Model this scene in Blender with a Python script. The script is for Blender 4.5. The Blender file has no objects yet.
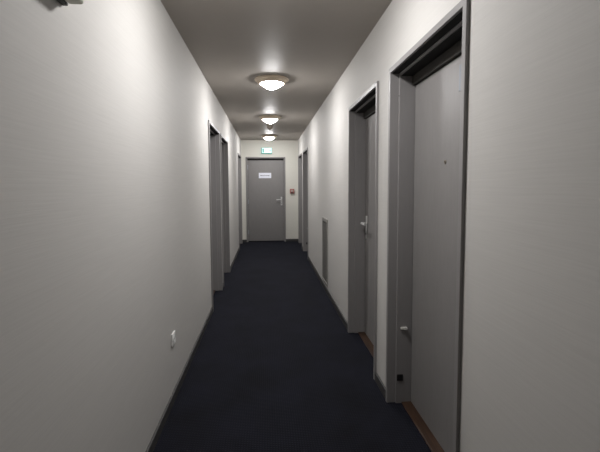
import bpy, bmesh, math, random
from mathutils import Matrix, Vector

random.seed(4)
scene = bpy.context.scene
PI = math.pi
# ------------------------------------------------------------------ camera
WL, WR, H, D = -0.6239, 0.7634, 2.5, 10.039      # left wall, right wall, ceiling, end wall
EYE = 1.3904
F_PX, PITCH, YAW, ROLL, CY = 405.09, 0.0721, 0.0804, -0.0051, 214.885
cd = bpy.data.cameras.new('camera')
cd.sensor_fit = 'HORIZONTAL'
cd.sensor_width = 36.0
cd.lens = F_PX / 600 * 36
cd.shift_y = -(226 - CY) / 600
cd.clip_start = 0.02
cam = bpy.data.objects.new('camera', cd)
scene.collection.objects.link(cam)
cp, sp, cw, sw = math.cos(PITCH), math.sin(PITCH), math.cos(YAW), math.sin(YAW)
fw = Vector((sw * cp, cw * cp, -sp))
rt = Vector((cw, -sw, 0))
up = rt.cross(fw)
cr, sr = math.cos(ROLL), math.sin(ROLL)
rx, ux = cr * rt + sr * up, -sr * rt + cr * up
cam.matrix_world = Matrix(((rx.x, ux.x, -fw.x, 0), (rx.y, ux.y, -fw.y, 0), (rx.z, ux.z, -fw.z, EYE), (0, 0, 0, 1)))
scene.camera = cam

# ------------------------------------------------------------------ world, exposure
w = bpy.data.worlds.new('world')
scene.world = w
w.use_nodes = True
w.node_tree.nodes['Background'].inputs[0].default_value = (0.02, 0.02, 0.02, 1)
w.node_tree.nodes['Background'].inputs[1].default_value = 0.3
scene.view_settings.view_transform = 'Standard'
scene.view_settings.look = 'None'
scene.view_settings.gamma = 1.0
scene.view_settings.use_curve_mapping = False
scene.view_settings.exposure = 0.0
LAMP_POWER = 138.0
LAMP_COLOR = (1.0, 0.985, 0.985)
scene.cycles.max_bounces = 12
scene.cycles.diffuse_bounces = 8


# ------------------------------------------------------------------ materials
def mat(name, col, rough=0.5, metal=0.0, spec=0.5, emit=None, strength=0.0):
    m = bpy.data.materials.new(name)
    m.use_nodes = True
    b = m.node_tree.nodes['Principled BSDF']
    b.inputs['Base Color'].default_value = (*col, 1)
    b.inputs['Roughness'].default_value = rough
    b.inputs['Metallic'].default_value = metal
    b.inputs['Specular IOR Level'].default_value = spec
    if emit:
        b.inputs['Emission Color'].default_value = (*emit, 1)
        b.inputs['Emission Strength'].default_value = strength
    return m


def add_bump(m, scale, nscale=1.0, detail=3, strength=0.15, dist=0.002, colvar=0.0):
    """noise bump (stretched by scale) and an optional faint colour variation, both in object space"""
    nt = m.node_tree
    b = nt.nodes['Principled BSDF']
    tc = nt.nodes.new('ShaderNodeTexCoord')
    mp = nt.nodes.new('ShaderNodeMapping')
    mp.inputs['Scale'].default_value = scale
    nz = nt.nodes.new('ShaderNodeTexNoise')
    nz.inputs['Scale'].default_value = nscale
    nz.inputs['Detail'].default_value = detail
    bp = nt.nodes.new('ShaderNodeBump')
    bp.inputs['Strength'].default_value = strength
    bp.inputs['Distance'].default_value = dist
    nt.links.new(tc.outputs['Object'], mp.inputs['Vector'])
    nt.links.new(mp.outputs['Vector'], nz.inputs['Vector'])
    nt.links.new(nz.outputs['Fac'], bp.inputs['Height'])
    nt.links.new(bp.outputs['Normal'], b.inputs['Normal'])
    if colvar:
        base = b.inputs['Base Color'].default_value[:3]
        cr_ = nt.nodes.new('ShaderNodeValToRGB')
        cr_.color_ramp.elements[0].position = 0.3
        cr_.color_ramp.elements[1].position = 0.7
        cr_.color_ramp.elements[0].color = (*[c * (1 - colvar) for c in base], 1)
        cr_.color_ramp.elements[1].color = (*[c * (1 + colvar) for c in base], 1)
        nt.links.new(nz.outputs['Fac'], cr_.inputs['Fac'])
        nt.links.new(cr_.outputs['Color'], b.inputs['Base Color'])
    return m


WALL = add_bump(mat('wallcovering', (0.575, 0.561, 0.537), 0.66, spec=0.20), (14, 4, 170), 1.0, 4, 0.28, 0.0012, 0.025)
WALL_END = add_bump(mat('cream_end_wall', (0.70, 0.688, 0.625), 0.62, spec=0.24), (8, 8, 60), 1.0, 3, 0.2, 0.001, 0.015)
CEIL = add_bump(mat('ceiling_paint', (0.40, 0.368, 0.333), 0.55, spec=0.10), (14, 14, 14), 1.0, 3, 0.1, 0.001, 0.01)
PAINT = add_bump(mat('grey_door_paint', (0.250, 0.240, 0.237), 0.45, spec=0.5), (60, 60, 12), 1.0, 2, 0.08, 0.0006, 0.02)
LEAF = add_bump(mat('grey_door_leaf', (0.225, 0.216, 0.211), 0.47, spec=0.5), (50, 50, 9), 1.0, 2, 0.08, 0.0006, 0.03)
SKIRT = mat('skirting_grey', (0.055, 0.053, 0.052), 0.5, spec=0.4)
DARK = mat('dark_void', (0.006, 0.006, 0.006), 0.9, spec=0.1)
BLACK = mat('black_plastic', (0.008, 0.008, 0.009), 0.5)
CHROME = mat('satin_chrome', (0.72, 0.72, 0.71), 0.3, metal=0.45)
SHADE_BLACK = mat('painted_shade_black', (0.010, 0.0095, 0.009), 0.7, spec=0.2)  # near-black that stands in for shade under door heads and in leaf gaps
PLATE = mat('blue_grey_plate', (0.19, 0.21, 0.245), 0.4)
HEADSTOP_SHADE = mat('head_stop_painted_shade', (0.040, 0.037, 0.032), 0.6, spec=0.3)  # head stop darker than the frame: soffit shade put into its colour
STEEL = mat('steel_hinge', (0.42, 0.46, 0.52), 0.4, metal=0.6)
WHITE = mat('white_plastic', (0.86, 0.86, 0.84), 0.35)
PALE = mat('pale_metal', (0.62, 0.61, 0.57), 0.4)
GRILLE = mat('vent_grey', (0.29, 0.28, 0.26), 0.5)
BOXGREY = mat('box_grey', (0.55, 0.54, 0.47), 0.5)
BOXDARK = mat('box_dark', (0.035, 0.034, 0.03), 0.6)
RIM = mat('lamp_rim_tan', (0.66, 0.55, 0.42), 0.4, metal=0.1)
GLASS = mat('lit_opal_glass', (0.9, 0.9, 0.88), 0.3, emit=LAMP_COLOR, strength=LAMP_POWER)
DETECT = mat('detector_plastic', (0.20, 0.17, 0.14), 0.5)
PINKISH = mat('pale_pink_plate', (0.55, 0.42, 0.38), 0.4)
RED = mat('call_point_red', (0.33, 0.085, 0.07), 0.4)
SIGNWHITE = mat('sign_white', (0.80, 0.82, 0.90), 0.45)
SIGNTEXT = mat('sign_grey_print', (0.16, 0.17, 0.20), 0.6)
EXITFACE = mat('exit_lit_face', (0.7, 0.9, 0.85), 0.4, emit=(0.66, 1.0, 0.95), strength=0.8)
EXITGREEN = mat('exit_green', (0.07, 0.25, 0.22), 0.4, emit=(0.15, 0.55, 0.48), strength=0.32)

# wooden threshold
WOOD = mat('threshold_wood', (0.048, 0.025, 0.015), 0.45, spec=0.35)
add_bump(WOOD, (6, 90, 60), 1.0, 4, 0.2, 0.001, 0.35)

# carpet: dark navy loop pile in fine ribs with dotted stitches
CARPET = mat('navy_carpet', (0.012, 0.013, 0.020), 0.95, spec=0.15)
nt = CARPET.node_tree
bs = nt.nodes['Principled BSDF']
bs.inputs['Sheen Weight'].default_value = 0.05
bs.inputs['Sheen Tint'].default_value = (0.5, 0.55, 0.8, 1)
tc = nt.nodes.new('ShaderNodeTexCoord')
wx = nt.nodes.new('ShaderNodeTexWave')
wx.bands_direction = 'X'
wx.inputs['Scale'].default_value = 22
wy = nt.nodes.new('ShaderNodeTexWave')
wy.bands_direction = 'Y'
wy.inputs['Scale'].default_value = 20
mu = nt.nodes.new('ShaderNodeMath')
mu.operation = 'MULTIPLY'
nz = nt.nodes.new('ShaderNodeTexNoise')
nz.inputs['Scale'].default_value = 3.0
nz.inputs['Detail'].default_value = 4
ad = nt.nodes.new('ShaderNodeMath')
ad.operation = 'MULTIPLY_ADD'
ad.inputs[1].default_value = 0.5
ramp = nt.nodes.new('ShaderNodeValToRGB')
ramp.color_ramp.elements[0].position = 0.25
ramp.color_ramp.elements[0].color = (0.0022, 0.0022, 0.0028, 1)
ramp.color_ramp.elements[1].position = 1.0
ramp.color_ramp.elements[1].color = (0.0094, 0.0100, 0.0172, 1)
bp = nt.nodes.new('ShaderNodeBump')
bp.inputs['Strength'].default_value = 0.5
bp.inputs['Distance'].default_value = 0.003
for t in (wx, wy, nz):
    nt.links.new(tc.outputs['Object'], t.inputs['Vector'])
nt.links.new(wx.outputs['Fac'], mu.inputs[0])
nt.links.new(wy.outputs['Fac'], mu.inputs[1])
nt.links.new(mu.outputs[0], ad.inputs[0])
nt.links.new(nz.outputs['Fac'], ad.inputs[2])
nt.links.new(ad.outputs[0], ramp.inputs['Fac'])
nt.links.new(ramp.outputs['Color'], bs.inputs['Base Color'])
nt.links.new(mu.outputs[0], bp.inputs['Height'])
nt.links.new(bp.outputs['Normal'], bs.inputs['Normal'])


# ------------------------------------------------------------------ mesh helpers
def box(bm, x0, x1, y0, y1, z0, z1):
    vs = [bm.verts.new((x, y, z)) for z in (z0, z1) for x, y in ((x0, y0), (x1, y0), (x1, y1), (x0, y1))]
    for f in ((3, 2, 1, 0), (4, 5, 6, 7), (0, 1, 5, 4), (1, 2, 6, 5), (2, 3, 7, 6), (3, 0, 4, 7)):
        bm.faces.new([vs[i] for i in f])


def lathe(bm, prof, seg=48, axis='z', origin=(0, 0, 0)):
    """revolve (radius, height) pairs; axis z, or y for things that stand out from a wall"""
    o = Vector(origin)
    rings = []
    for r, h in prof:
        if r < 1e-6:
            rings.append([bm.verts.new(o + (Vector((0, 0, h)) if axis == 'z' else Vector((0, h, 0))))])
        else:
            ring = []
            for k in range(seg):
                a = 2 * PI * k / seg
                c, s = r * math.cos(a), r * math.sin(a)
                ring.append(bm.verts.new(o + (Vector((c, s, h)) if axis == 'z' else Vector((c, h, s)))))
            rings.append(ring)
    for A, B in zip(rings, rings[1:]):
        for k in range(seg):
            k2 = (k + 1) % seg
            if len(A) == 1 and len(B) > 1:
                bm.faces.new((A[0], B[k], B[k2]))
            elif len(B) == 1 and len(A) > 1:
                bm.faces.new((A[k2], A[k], B[0]))
            elif len(A) > 1:
                bm.faces.new((A[k], B[k], B[k2], A[k2]))


def tube(bm, pts, r, seg=12):
    """round bar through points with closed ends"""
    pts = [Vector(p) for p in pts]
    rings = []
    for i, p in enumerate(pts):
        t = (pts[min(i + 1, len(pts) - 1)] - pts[max(i - 1, 0)]).normalized()
        a = t.orthogonal().normalized() if i == 0 else (a - t * a.dot(t)).normalized()
        b = t.cross(a)
        rings.append([bm.verts.new(p + r * (math.cos(2 * PI * k / seg) * a + math.sin(2 * PI * k / seg) * b)) for k in range(seg)])
    for A, B in zip(rings, rings[1:]):
        for k in range(seg):
            k2 = (k + 1) % seg
            bm.faces.new((A[k], A[k2], B[k2], B[k]))
    bm.faces.new(list(reversed(rings[0])))
    bm.faces.new(rings[-1])


def obj(name, bm, m, parent=None, bevel=0.0, segs=2, smooth=False):
    bmesh.ops.recalc_face_normals(bm, faces=bm.faces)
    me = bpy.data.meshes.new(name)
    bm.to_mesh(me)
    bm.free()
    me.materials.append(m)
    if smooth:
        for p in me.polygons:
            p.use_smooth = True
        me.set_sharp_from_angle(angle=math.radians(40))
    o = bpy.data.objects.new(name, me)
    scene.collection.objects.link(o)
    if parent:
        o.parent = parent
    if bevel:
        md = o.modifiers.new('bevel', 'BEVEL')
        md.width = bevel
        md.segments = segs
        md.limit_method = 'ANGLE'
    return o


def tag(o, label, cat, group=None, kind=None):
    o['label'] = label
    o['category'] = cat
    if group:
        o['group'] = group
    if kind:
        o['kind'] = kind
    return o


def empty(name, loc, rz, label, cat, group=None, kind=None):
    o = bpy.data.objects.new(name, None)
    o.empty_display_size = 0.1
    scene.collection.objects.link(o)
    o.location = loc
    o.rotation_euler = (0, 0, rz)
    return tag(o, label, cat, group, kind)


def copy_tree(o, parent=None):
    c = o.copy()
    scene.collection.objects.link(c)
    if parent:
        c.parent = parent
    for ch in list(o.children):
        copy_tree(ch, c)
    return c


# ------------------------------------------------------------------ the room
BACK = -2.6
T = 0.26                                          # wall thickness
DW, DH = 0.97, 2.096                              # outer size of a door frame
RIGHT_DOORS = [1.509, 2.749, 7.545, 8.815]        # near edge of each frame along the corridor
LEFT_DOORS = [4.450, 5.575, 8.850]
END_DOOR = -0.032                                 # centre of the end door

bm = bmesh.new()
box(bm, WL - T, WR + T, BACK, D + T, -0.08, 0.0)
tag(obj('floor', bm, CARPET), 'dark navy ribbed carpet running the length of the corridor', 'floor', kind='structure')
bm = bmesh.new()
box(bm, WL - T, WR + T, BACK, D + T, H, H + 0.08)
tag(obj('ceiling', bm, CEIL), 'satin taupe ceiling with three round lamps', 'ceiling', kind='structure')


def side_wall(name, x0, x1, doors, label):
    bm = bmesh.new()
    y = BACK
    for d in doors:
        box(bm, x0, x1, y, d + 0.004, 0, H)
        box(bm, x0, x1, d + 0.004, d + DW - 0.004, DH - 0.004, H)
        y = d + DW - 0.004
    box(bm, x0, x1, y, D, 0, H)
    tag(obj(name, bm, WALL), label, 'wall', kind='structure')


side_wall('wall_right', WR, WR + T, RIGHT_DOORS, 'cream textured right wall of the corridor with four door openings')
side_wall('wall_left', WL - T, WL, LEFT_DOORS, 'cream textured left wall of the corridor with three door openings')
bm = bmesh.new()
e0, e1 = END_DOOR - DW / 2 + 0.004, END_DOOR + DW / 2 - 0.004
box(bm, WL - T, e0, D, D + T, 0, H)
box(bm, e1, WR + T, D, D + T, 0, H)
box(bm, e0, e1, D, D + T, DH - 0.004, H)
tag(obj('wall_end', bm, WALL_END), 'cream wall closing the far end of the corridor', 'wall', kind='structure')
bm = bmesh.new()
box(bm, WL - T, WR + T, BACK - T, BACK, 0, H)
tag(obj('wall_back', bm, WALL), 'cream wall behind the camera', 'wall', kind='structure')

BH, BT = 0.064, 0.013
def skirting(name, side, doors, label):
    bm = bmesh.new()
    x0, x1 = (WR - BT, WR) if side > 0 else (WL, WL + BT)
    y = BACK
    for d in doors + [D]:
        if d - y > 0.01:
            box(bm, x0, x1, y, d, 0, BH)
        y = d + DW
    tag(obj(name, bm, SKIRT, bevel=0.003), label, 'baseboard', kind='structure')


skirting('baseboard_right', 1, RIGHT_DOORS, 'low dark grey baseboard along the right wall between the doors')
skirting('baseboard_left', -1, LEFT_DOORS, 'low dark grey baseboard along the left wall between the doors')
bm = bmesh.new()
box(bm, WL + BT, END_DOOR - DW / 2, D - BT, D, 0, BH)
box(bm, END_DOOR + DW / 2, WR - BT, D - BT, D, 0, BH)
tag(obj('baseboard_end', bm, SKIRT, bevel=0.003), 'low dark grey baseboard along the end wall', 'baseboard', kind='structure')


# ------------------------------------------------------------------ doors
# local frame of a door: x along the wall, y into the wall, z up, origin on the floor in the wall's face
HW = DW / 2
def frame_mesh(deep=0.20, step=0.04):
    bm = bmesh.new()
    for s in (-1, 1):
        a, b = sorted((s * HW, s * (HW - 0.030)))
        box(bm, a, b, -0.015, deep, 0, DH)
        a, b = sorted((s * (HW - 0.028), s * (HW - 0.042)))
        box(bm, a, b, step, deep, 0, DH - 0.032)
    box(bm, -HW + 0.029, HW - 0.029, -0.015, deep, DH - 0.030, DH)
    box(bm, -HW + 0.041, HW - 0.041, step, deep, DH - 0.045, DH - 0.029)
    return bm


def lever_handle(parent, hx, d, toward):
    """long plate on the leaf, round neck and a lever that points toward +-x, keyhole below"""
    bm = bmesh.new()
    box(bm, hx - 0.019, hx + 0.019, d - 0.008, d, 0.905, 1.115)
    h = obj('handle_plate', bm, CHROME, parent, bevel=0.004, smooth=True)
    bm = bmesh.new()
    tube(bm, [(hx, d - 0.004, 1.048), (hx, d - 0.035, 1.048), (hx + toward * 0.004, d - 0.048, 1.048), (hx + toward * 0.016, d - 0.054, 1.048),
              (hx + toward * 0.06, d - 0.055, 1.047), (hx + toward * 0.125, d - 0.052, 1.043)], 0.0095)
    obj('lever', bm, CHROME, h, smooth=True)
    bm = bmesh.new()
    lathe(bm, [(0.0, -0.0105), (0.007, -0.0105), (0.0085, -0.008), (0.0085, -0.004)], 16, 'y', (hx, d, 0.95))
    obj('keyhole', bm, BLACK, h, smooth=True)
    return h


def hinge(parent, hx, d, z):
    bm = bmesh.new()
    box(bm, hx - 0.016, hx + 0.003, d - 0.0035, d + 0.001, z - 0.05, z + 0.05)
    lathe(bm, [(0.0, -0.055), (0.007, -0.055), (0.007, -0.002), (0.005, 0.0), (0.007, 0.002), (0.007, 0.055), (0.0, 0.055)], 14, 'z', (hx + 0.001, d - 0.009, z))
    obj('hinge', bm, STEEL, parent, smooth=True)


def side_door(name, x, y, rz, near, label, handle, catches, peep):
    """near: +1 or -1, the local x direction that lies nearer to the camera (the hinge side)"""
    r = empty(name, (x, y, 0), rz, label, 'door', kind='structure')
    obj('door_frame', frame_mesh(), PAINT, r, bevel=0.002)
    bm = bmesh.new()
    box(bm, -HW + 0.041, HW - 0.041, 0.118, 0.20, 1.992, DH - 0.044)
    obj('head_stop', bm, HEADSTOP_SHADE, r, bevel=0.002)
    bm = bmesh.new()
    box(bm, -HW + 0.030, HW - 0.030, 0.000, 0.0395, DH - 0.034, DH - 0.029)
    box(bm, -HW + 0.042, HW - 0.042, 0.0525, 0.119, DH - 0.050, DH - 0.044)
    c = obj('head_shade', bm, SHADE_BLACK, r)  # black strips added under the head to paint in the soffit shade
    c['label'] = 'black strips under the head of the frame, its shade painted in'
    bm = bmesh.new()
    box(bm, -HW + 0.048, HW - 0.048, 0.136, 0.176, 0.013, 1.989)
    leaf = obj('door_leaf', bm, LEAF, r, bevel=0.002)
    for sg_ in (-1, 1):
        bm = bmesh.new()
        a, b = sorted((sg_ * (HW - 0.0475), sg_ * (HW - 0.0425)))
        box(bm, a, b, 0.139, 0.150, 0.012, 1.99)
        obj('gap_shade', bm, SHADE_BLACK, r)  # black strip added so the gap beside the leaf reads as dark shade
    bm = bmesh.new()
    box(bm, -HW + 0.0425, HW - 0.0425, 0.076, 0.1995, 0.0, 0.011)
    t = obj('threshold', bm, WOOD, r, bevel=0.003)
    t['label'] = 'brown wooden threshold strip'
    bm = bmesh.new()
    box(bm, -HW + 0.001, HW - 0.001, 0.2005, 0.215, 0, DH - 0.005)
    obj('backing_panel', bm, DARK, r)
    if handle:
        lever_handle(leaf, -near * (HW - 0.115), 0.136, near)
    for z in (1.885, 1.0, 0.22):
        hinge(leaf, near * (HW - 0.0455), 0.136, z) if near > 0 else hinge(leaf, -(HW - 0.0455), 0.136, z)
    if peep:
        bm = bmesh.new()
        lathe(bm, [(0.0, -0.003), (0.005, -0.003), (0.0055, -0.005), (0.009, -0.005), (0.0105, -0.002), (0.0105, 0.001)], 20, 'y', (0, 0.136, 1.506))
        p = obj('peephole', bm, DETECT, leaf, smooth=True)
        bm = bmesh.new()
        lathe(bm, [(0.0, -0.0045), (0.005, -0.0035), (0.005, -0.0015)], 16, 'y', (0, 0.136, 1.506))
        obj('peephole_lens', bm, BLACK, p, smooth=True)
    if catches and peep:
        bm = bmesh.new()
        box(bm, 0.135, 0.195, 0.131, 0.137, 1.825, 1.945)
        c = obj('leaf_plate', bm, PLATE, leaf, bevel=0.002)
        c['label'] = 'small blue-grey plate'
    xj = -near * (HW - 0.042)                      # face of the far jamb
    if catches:
        a, b = sorted((xj - near * 0.001, xj + near * 0.008))
        bm = bmesh.new()
        box(bm, a, b, 0.064, 0.104, 0.482, 0.499)
        a, b = sorted((xj + near * 0.006, xj + near * 0.020))
        box(bm, a, b, 0.084, 0.104, 0.484, 0.501)
        c = obj('catch', bm, PALE, r, bevel=0.003)
        c['label'] = 'small pale catch on the jamb'
        bm = bmesh.new()
        a, b = sorted((xj - near * 0.001, xj + near * 0.005))
        box(bm, a, b, 0.0455, 0.0835, 0.150, 0.191)
        c = obj('jamb_plate', bm, BLACK, r, bevel=0.002)
        c['label'] = 'small black square plate low on the jamb'
        bm = bmesh.new()
        lathe(bm, [(0, -0.0015), (0.0035, -0.0015), (0.0045, 0.0005)], 12, 'y', (-near * (HW - 0.035), 0.04, 1.93))
        obj('screw', bm, BLACK, r, smooth=True)
    return r


side_door('door_1', WR, RIGHT_DOORS[0] + HW, -PI / 2, 1, 'nearest grey door on the right wall, with a peephole and a brown wooden threshold', False, True, True)
side_door('door_2', WR, RIGHT_DOORS[1] + HW, -PI / 2, 1, 'second grey door on the right wall, with a chrome lever handle', True, False, True)
side_door('door_3', WR, RIGHT_DOORS[2] + HW, -PI / 2, 1, 'third grey door on the right wall, just past the tall vent grille', False, True, False)
side_door('door_4', WR, RIGHT_DOORS[3] + HW, -PI / 2, 1, 'last grey door on the right wall, beside the end wall', False, False, False)
side_door('door_5', WL, LEFT_DOORS[0] + HW, PI / 2, -1, 'nearest grey door on the left wall, past the white socket', False, False, False)
side_door('door_6', WL, LEFT_DOORS[1] + HW, PI / 2, -1, 'second grey door on the left wall, right behind the first', False, False, False)
side_door('door_7', WL, LEFT_DOORS[2] + HW, PI / 2, -1, 'last grey door on the left wall, beside the end wall', False, False, False)

# the door in the end wall
r = empty('door_8', (END_DOOR, D, 0), 0, 'grey door in the end wall with white sign and lever handle', 'door', kind='structure')
obj('door_frame', frame_mesh(0.12, 0.03), PAINT, r, bevel=0.002)
bm = bmesh.new()
box(bm, -HW + 0.0455, HW - 0.0455, 0.055, 0.095, 0.02, DH - 0.080)
leaf = obj('door_leaf', bm, LEAF, r, bevel=0.002)
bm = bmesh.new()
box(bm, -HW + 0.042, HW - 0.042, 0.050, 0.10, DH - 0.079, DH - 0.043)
c = obj('head_shade', bm, SHADE_BLACK, r)  # shadow line under the frame head, built as a black strip
c['label'] = 'black strip above the leaf, painted shadow of the frame head'
bm = bmesh.new()
box(bm, -HW + 0.001, HW - 0.001, 0.1205, 0.135, 0, DH - 0.005)
obj('backing_panel', bm, DARK, r)
lever_handle(leaf, HW - 0.10, 0.055, -1)
for z in (1.85, 1.0, 0.25):
    hinge(leaf, -(HW - 0.0455), 0.055, z)

# white sign on the end door with one short line of (unreadable) grey print
sg = empty('door_sign', (-0.050, D + 0.055, 1.644), 0, 'small white sign with a grey line of print on the end door', 'sign')
bm = bmesh.new()
box(bm, -0.153, 0.153, -0.006, 0.0, -0.066, 0.066)
obj('panel', bm, SIGNWHITE, sg, bevel=0.002)
bm = bmesh.new()
x = -0.118
rnd = random.Random(7)
while x < 0.105:                                   # broken strokes of a line too small to read
    wd = rnd.choice((0.006, 0.012, 0.014))
    h = rnd.choice((0.010, 0.012, 0.008))
    box(bm, x, x + wd, -0.0068, -0.0055, -h, h)
    x += wd + rnd.choice((0.004, 0.005, 0.008))
obj('print_line', bm, SIGNTEXT, sg)

# ------------------------------------------------------------------ ceiling lamps
def make_lamp(loc, label):
    r = empty('ceiling_lamp', loc, 0, label, 'lamp', 'round ceiling lamps along the corridor')
    bm = bmesh.new()
    lathe(bm, [(0.0, 0.0), (0.172, 0.0), (0.179, -0.004), (0.180, -0.010), (0.175, -0.016), (0.163, -0.020), (0.157, -0.030), (0.148, -0.041), (0.142, -0.048), (0.132, -0.051), (0.122, -0.050), (0.118, -0.042), (0.0, -0.040)], 64)
    obj('rim', bm, RIM, r, smooth=True)
    bm = bmesh.new()
    prof = [(0.119, -0.044)] + [(0.119 * k / 14, -0.048 - 0.060 * (1 - (k / 14) ** 1.7)) for k in range(14, -1, -1)]
    lathe(bm, prof, 48)
    obj('glass_bowl', bm, GLASS, r, smooth=True)
    return r


lamp = make_lamp((0.060, 4.33, H), 'nearest and largest of the three lit round ceiling lamps')
for y, lab in ((6.65, 'middle one of the three lit round ceiling lamps, just before the smoke detector'),
               (9.10, 'farthest lit round ceiling lamp, above the exit sign'),
               (1.97, 'lit round ceiling lamp overhead near the camera, above the top edge of the photo')):
    c = copy_tree(lamp)
    c.location = (0.058, y, H)
    c['label'] = lab

# smoke detector hanging between the second and the third lamp
sd = empty('smoke_detector', (0.064, 7.50, H), 0, 'small dark smoke detector on the ceiling between middle and farthest lamp', 'smoke detector')
bm = bmesh.new()
lathe(bm, [(0.0, 0.0), (0.062, 0.0), (0.062, -0.022), (0.056, -0.028), (0.0, -0.028)], 32)
obj('base', bm, DETECT, sd, smooth=True)
bm = bmesh.new()
lathe(bm, [(0.050, -0.027), (0.055, -0.042), (0.048, -0.060), (0.034, -0.072), (0.030, -0.084), (0.018, -0.091), (0.0, -0.092)], 32)
obj('sensor_head', bm, DETECT, sd, smooth=True)

# ------------------------------------------------------------------ exit sign above the end door
ex = empty('exit_sign', (-0.004, D, 2.245), 0, 'small lit green and white exit sign above the end door', 'sign')
bm = bmesh.new()
box(bm, -0.128, 0.128, -0.050, 0.0, -0.070, 0.070)
obj('housing', bm, EXITGREEN, ex, bevel=0.004)
bm = bmesh.new()
box(bm, -0.108, 0.116, -0.0525, -0.049, -0.052, 0.062)
fc = obj('lit_face', bm, EXITFACE, ex, bevel=0.001)
bm = bmesh.new()                                   # running figure and doorway
y0, y1 = -0.0545, -0.052
box(bm, -0.030, -0.018, y0, y1, 0.018, 0.030)
for a, b, t in (((-0.022, 0.016), (-0.010, -0.010), 0.010), ((-0.010, -0.010), (-0.028, -0.024), 0.006), ((-0.028, -0.024), (-0.024, -0.040), 0.006),
                ((-0.010, -0.010), (0.006, -0.022), 0.006), ((0.006, -0.022), (0.018, -0.020), 0.005), ((-0.020, 0.012), (-0.038, 0.002), 0.005),
                ((-0.019, 0.012), (-0.002, 0.006), 0.005), ((-0.002, 0.006), (0.004, -0.006), 0.005)):
    p, q = Vector((a[0], 0, a[1])), Vector((b[0], 0, b[1]))
    n = (q - p).normalized().cross(Vector((0, 1, 0))) * t / 2
    e = (q - p).normalized() * t * 0.3
    quad = [p - e + n, q + e + n, q + e - n, p - e - n]
    lo = [bm.verts.new((v.x, y1, v.z)) for v in quad]
    hi = [bm.verts.new((v.x, y0, v.z)) for v in quad]
    bm.faces.new(lo)
    bm.faces.new(hi)
    for k in range(4):
        bm.faces.new((lo[k], lo[(k + 1) % 4], hi[(k + 1) % 4], hi[k]))
obj('running_figure', bm, EXITGREEN, fc)
bm = bmesh.new()
box(bm, -0.100, -0.060, y0, y1, -0.045, 0.050)
obj('doorway_mark', bm, EXITGREEN, fc)
bm = bmesh.new()
arrow = [(0.060, -0.006), (0.084, -0.006), (0.084, -0.022), (0.108, 0.003), (0.084, 0.028), (0.084, 0.012), (0.060, 0.012)]
lo = [bm.verts.new((x, y1, z)) for x, z in arrow]
hi = [bm.verts.new((x, y0, z)) for x, z in arrow]
bm.faces.new(lo)
bm.faces.new(hi)
for k in range(len(arrow)):
    k2 = (k + 1) % len(arrow)
    bm.faces.new((lo[k], lo[k2], hi[k2], hi[k]))
obj('arrow_mark', bm, EXITGREEN, fc)

# ------------------------------------------------------------------ fire call point right of the end door
cpn = empty('fire_call_point', (0.613, D, 1.255), 0, 'small red fire call point on end wall right of door', 'call point')
bm = bmesh.new()
box(bm, -0.052, 0.052, -0.045, 0.0, -0.055, 0.055)
hs = obj('housing', bm, RED, cpn, bevel=0.006, segs=3)
bm = bmesh.new()
box(bm, -0.032, 0.032, -0.048, -0.044, -0.018, 0.036)
pl = obj('press_plate', bm, PINKISH, cpn, bevel=0.002)
bm = bmesh.new()
lathe(bm, [(0.0, -0.052), (0.009, -0.052), (0.011, -0.049), (0.011, -0.046)], 20, 'y', (0, 0, 0.008))
obj('press_spot', bm, BLACK, pl, smooth=True)
bm = bmesh.new()
box(bm, -0.030, 0.030, -0.0475, -0.044, -0.046, -0.026)
obj('lower_shadow', bm, BLACK, cpn, bevel=0.001)  # shadow on the lower part of the housing, painted as a black strip

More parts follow.
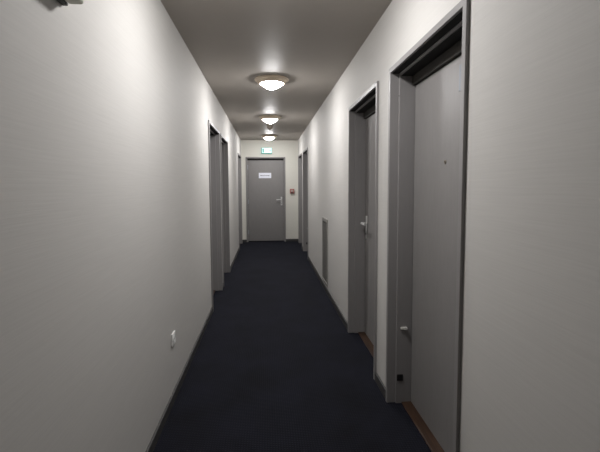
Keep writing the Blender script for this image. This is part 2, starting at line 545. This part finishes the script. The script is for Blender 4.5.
# ------------------------------------------------------------------ vent grille on the right wall
vt = empty('wall_vent', (WR, 5.30, 0.10), -PI / 2, 'tall narrow lattice vent grille low on the right wall', 'vent')
VW, VH, VT = 0.46, 0.86, 0.012
bm = bmesh.new()
for sgn in (-1, 1):
    a, b = sorted((sgn * VW / 2, sgn * (VW / 2 - 0.022)))
    box(bm, a, b, -VT, 0.0, 0, VH)
box(bm, -VW / 2 + 0.021, VW / 2 - 0.021, -VT, 0.0, 0, 0.025)
box(bm, -VW / 2 + 0.021, VW / 2 - 0.021, -VT - 0.004, 0.0, VH - 0.045, VH)
obj('vent_frame', bm, GRILLE, vt, bevel=0.003)
bm = bmesh.new()
box(bm, -VW / 2 + 0.01, VW / 2 - 0.01, -0.003, -0.0005, 0.01, VH - 0.01)
obj('vent_backing', bm, DARK, vt)
bm = bmesh.new()
n = 7
for k in range(1, n):
    x = -VW / 2 + 0.022 + (VW - 0.044) * k / n
    box(bm, x - 0.004, x + 0.004, -0.0046, -0.0032, 0.024, VH - 0.044)
n = 22
for k in range(1, n):
    z = 0.025 + (VH - 0.07) * k / n
    box(bm, -VW / 2 + 0.021, VW / 2 - 0.021, -0.0044, -0.0032, z - 0.005, z + 0.005)
obj('vent_lattice', bm, GRILLE, vt)

# ------------------------------------------------------------------ socket on the left wall
so = empty('wall_socket', (WL, 2.632, 0.402), PI / 2, 'white wall socket low on the left wall above the baseboard', 'socket')
bm = bmesh.new()
box(bm, -0.041, 0.041, -0.010, 0.0, -0.041, 0.041)
pl = obj('cover_plate', bm, WHITE, so, bevel=0.004, segs=3)
bm = bmesh.new()
lathe(bm, [(0.027, -0.009), (0.027, -0.0135), (0.0225, -0.0135), (0.021, -0.0115), (0.0, -0.0115)], 32, 'y')
rg = obj('socket_ring', bm, WHITE, so, smooth=True)
bm = bmesh.new()
for s in (-1, 1):
    lathe(bm, [(0, -0.0122), (0.0028, -0.0122), (0.0028, -0.011)], 12, 'y', (s * 0.0095, 0, 0))
obj('pin_holes', bm, BLACK, rg)
bm = bmesh.new()
tube(bm, [(0, -0.011, 0.011), (0, -0.020, 0.011)], 0.0024, 10)
obj('earth_pin', bm, CHROME, rg, smooth=True)

# ------------------------------------------------------------------ small box high on the left wall
wb = empty('wall_box', (WL, 1.224, 1.947), PI / 2, 'small grey box high on the left wall, cut off by the top edge', 'wall box')
bm = bmesh.new()
box(bm, -0.125, 0.125, -0.018, 0.0, 0.0, 0.15)
obj('back_plate', bm, BOXDARK, wb, bevel=0.003)
bm = bmesh.new()
box(bm, -0.120, 0.123, -0.070, -0.017, 0.002, 0.147)
obj('cover', bm, BOXGREY, wb, bevel=0.012, segs=4, smooth=True)
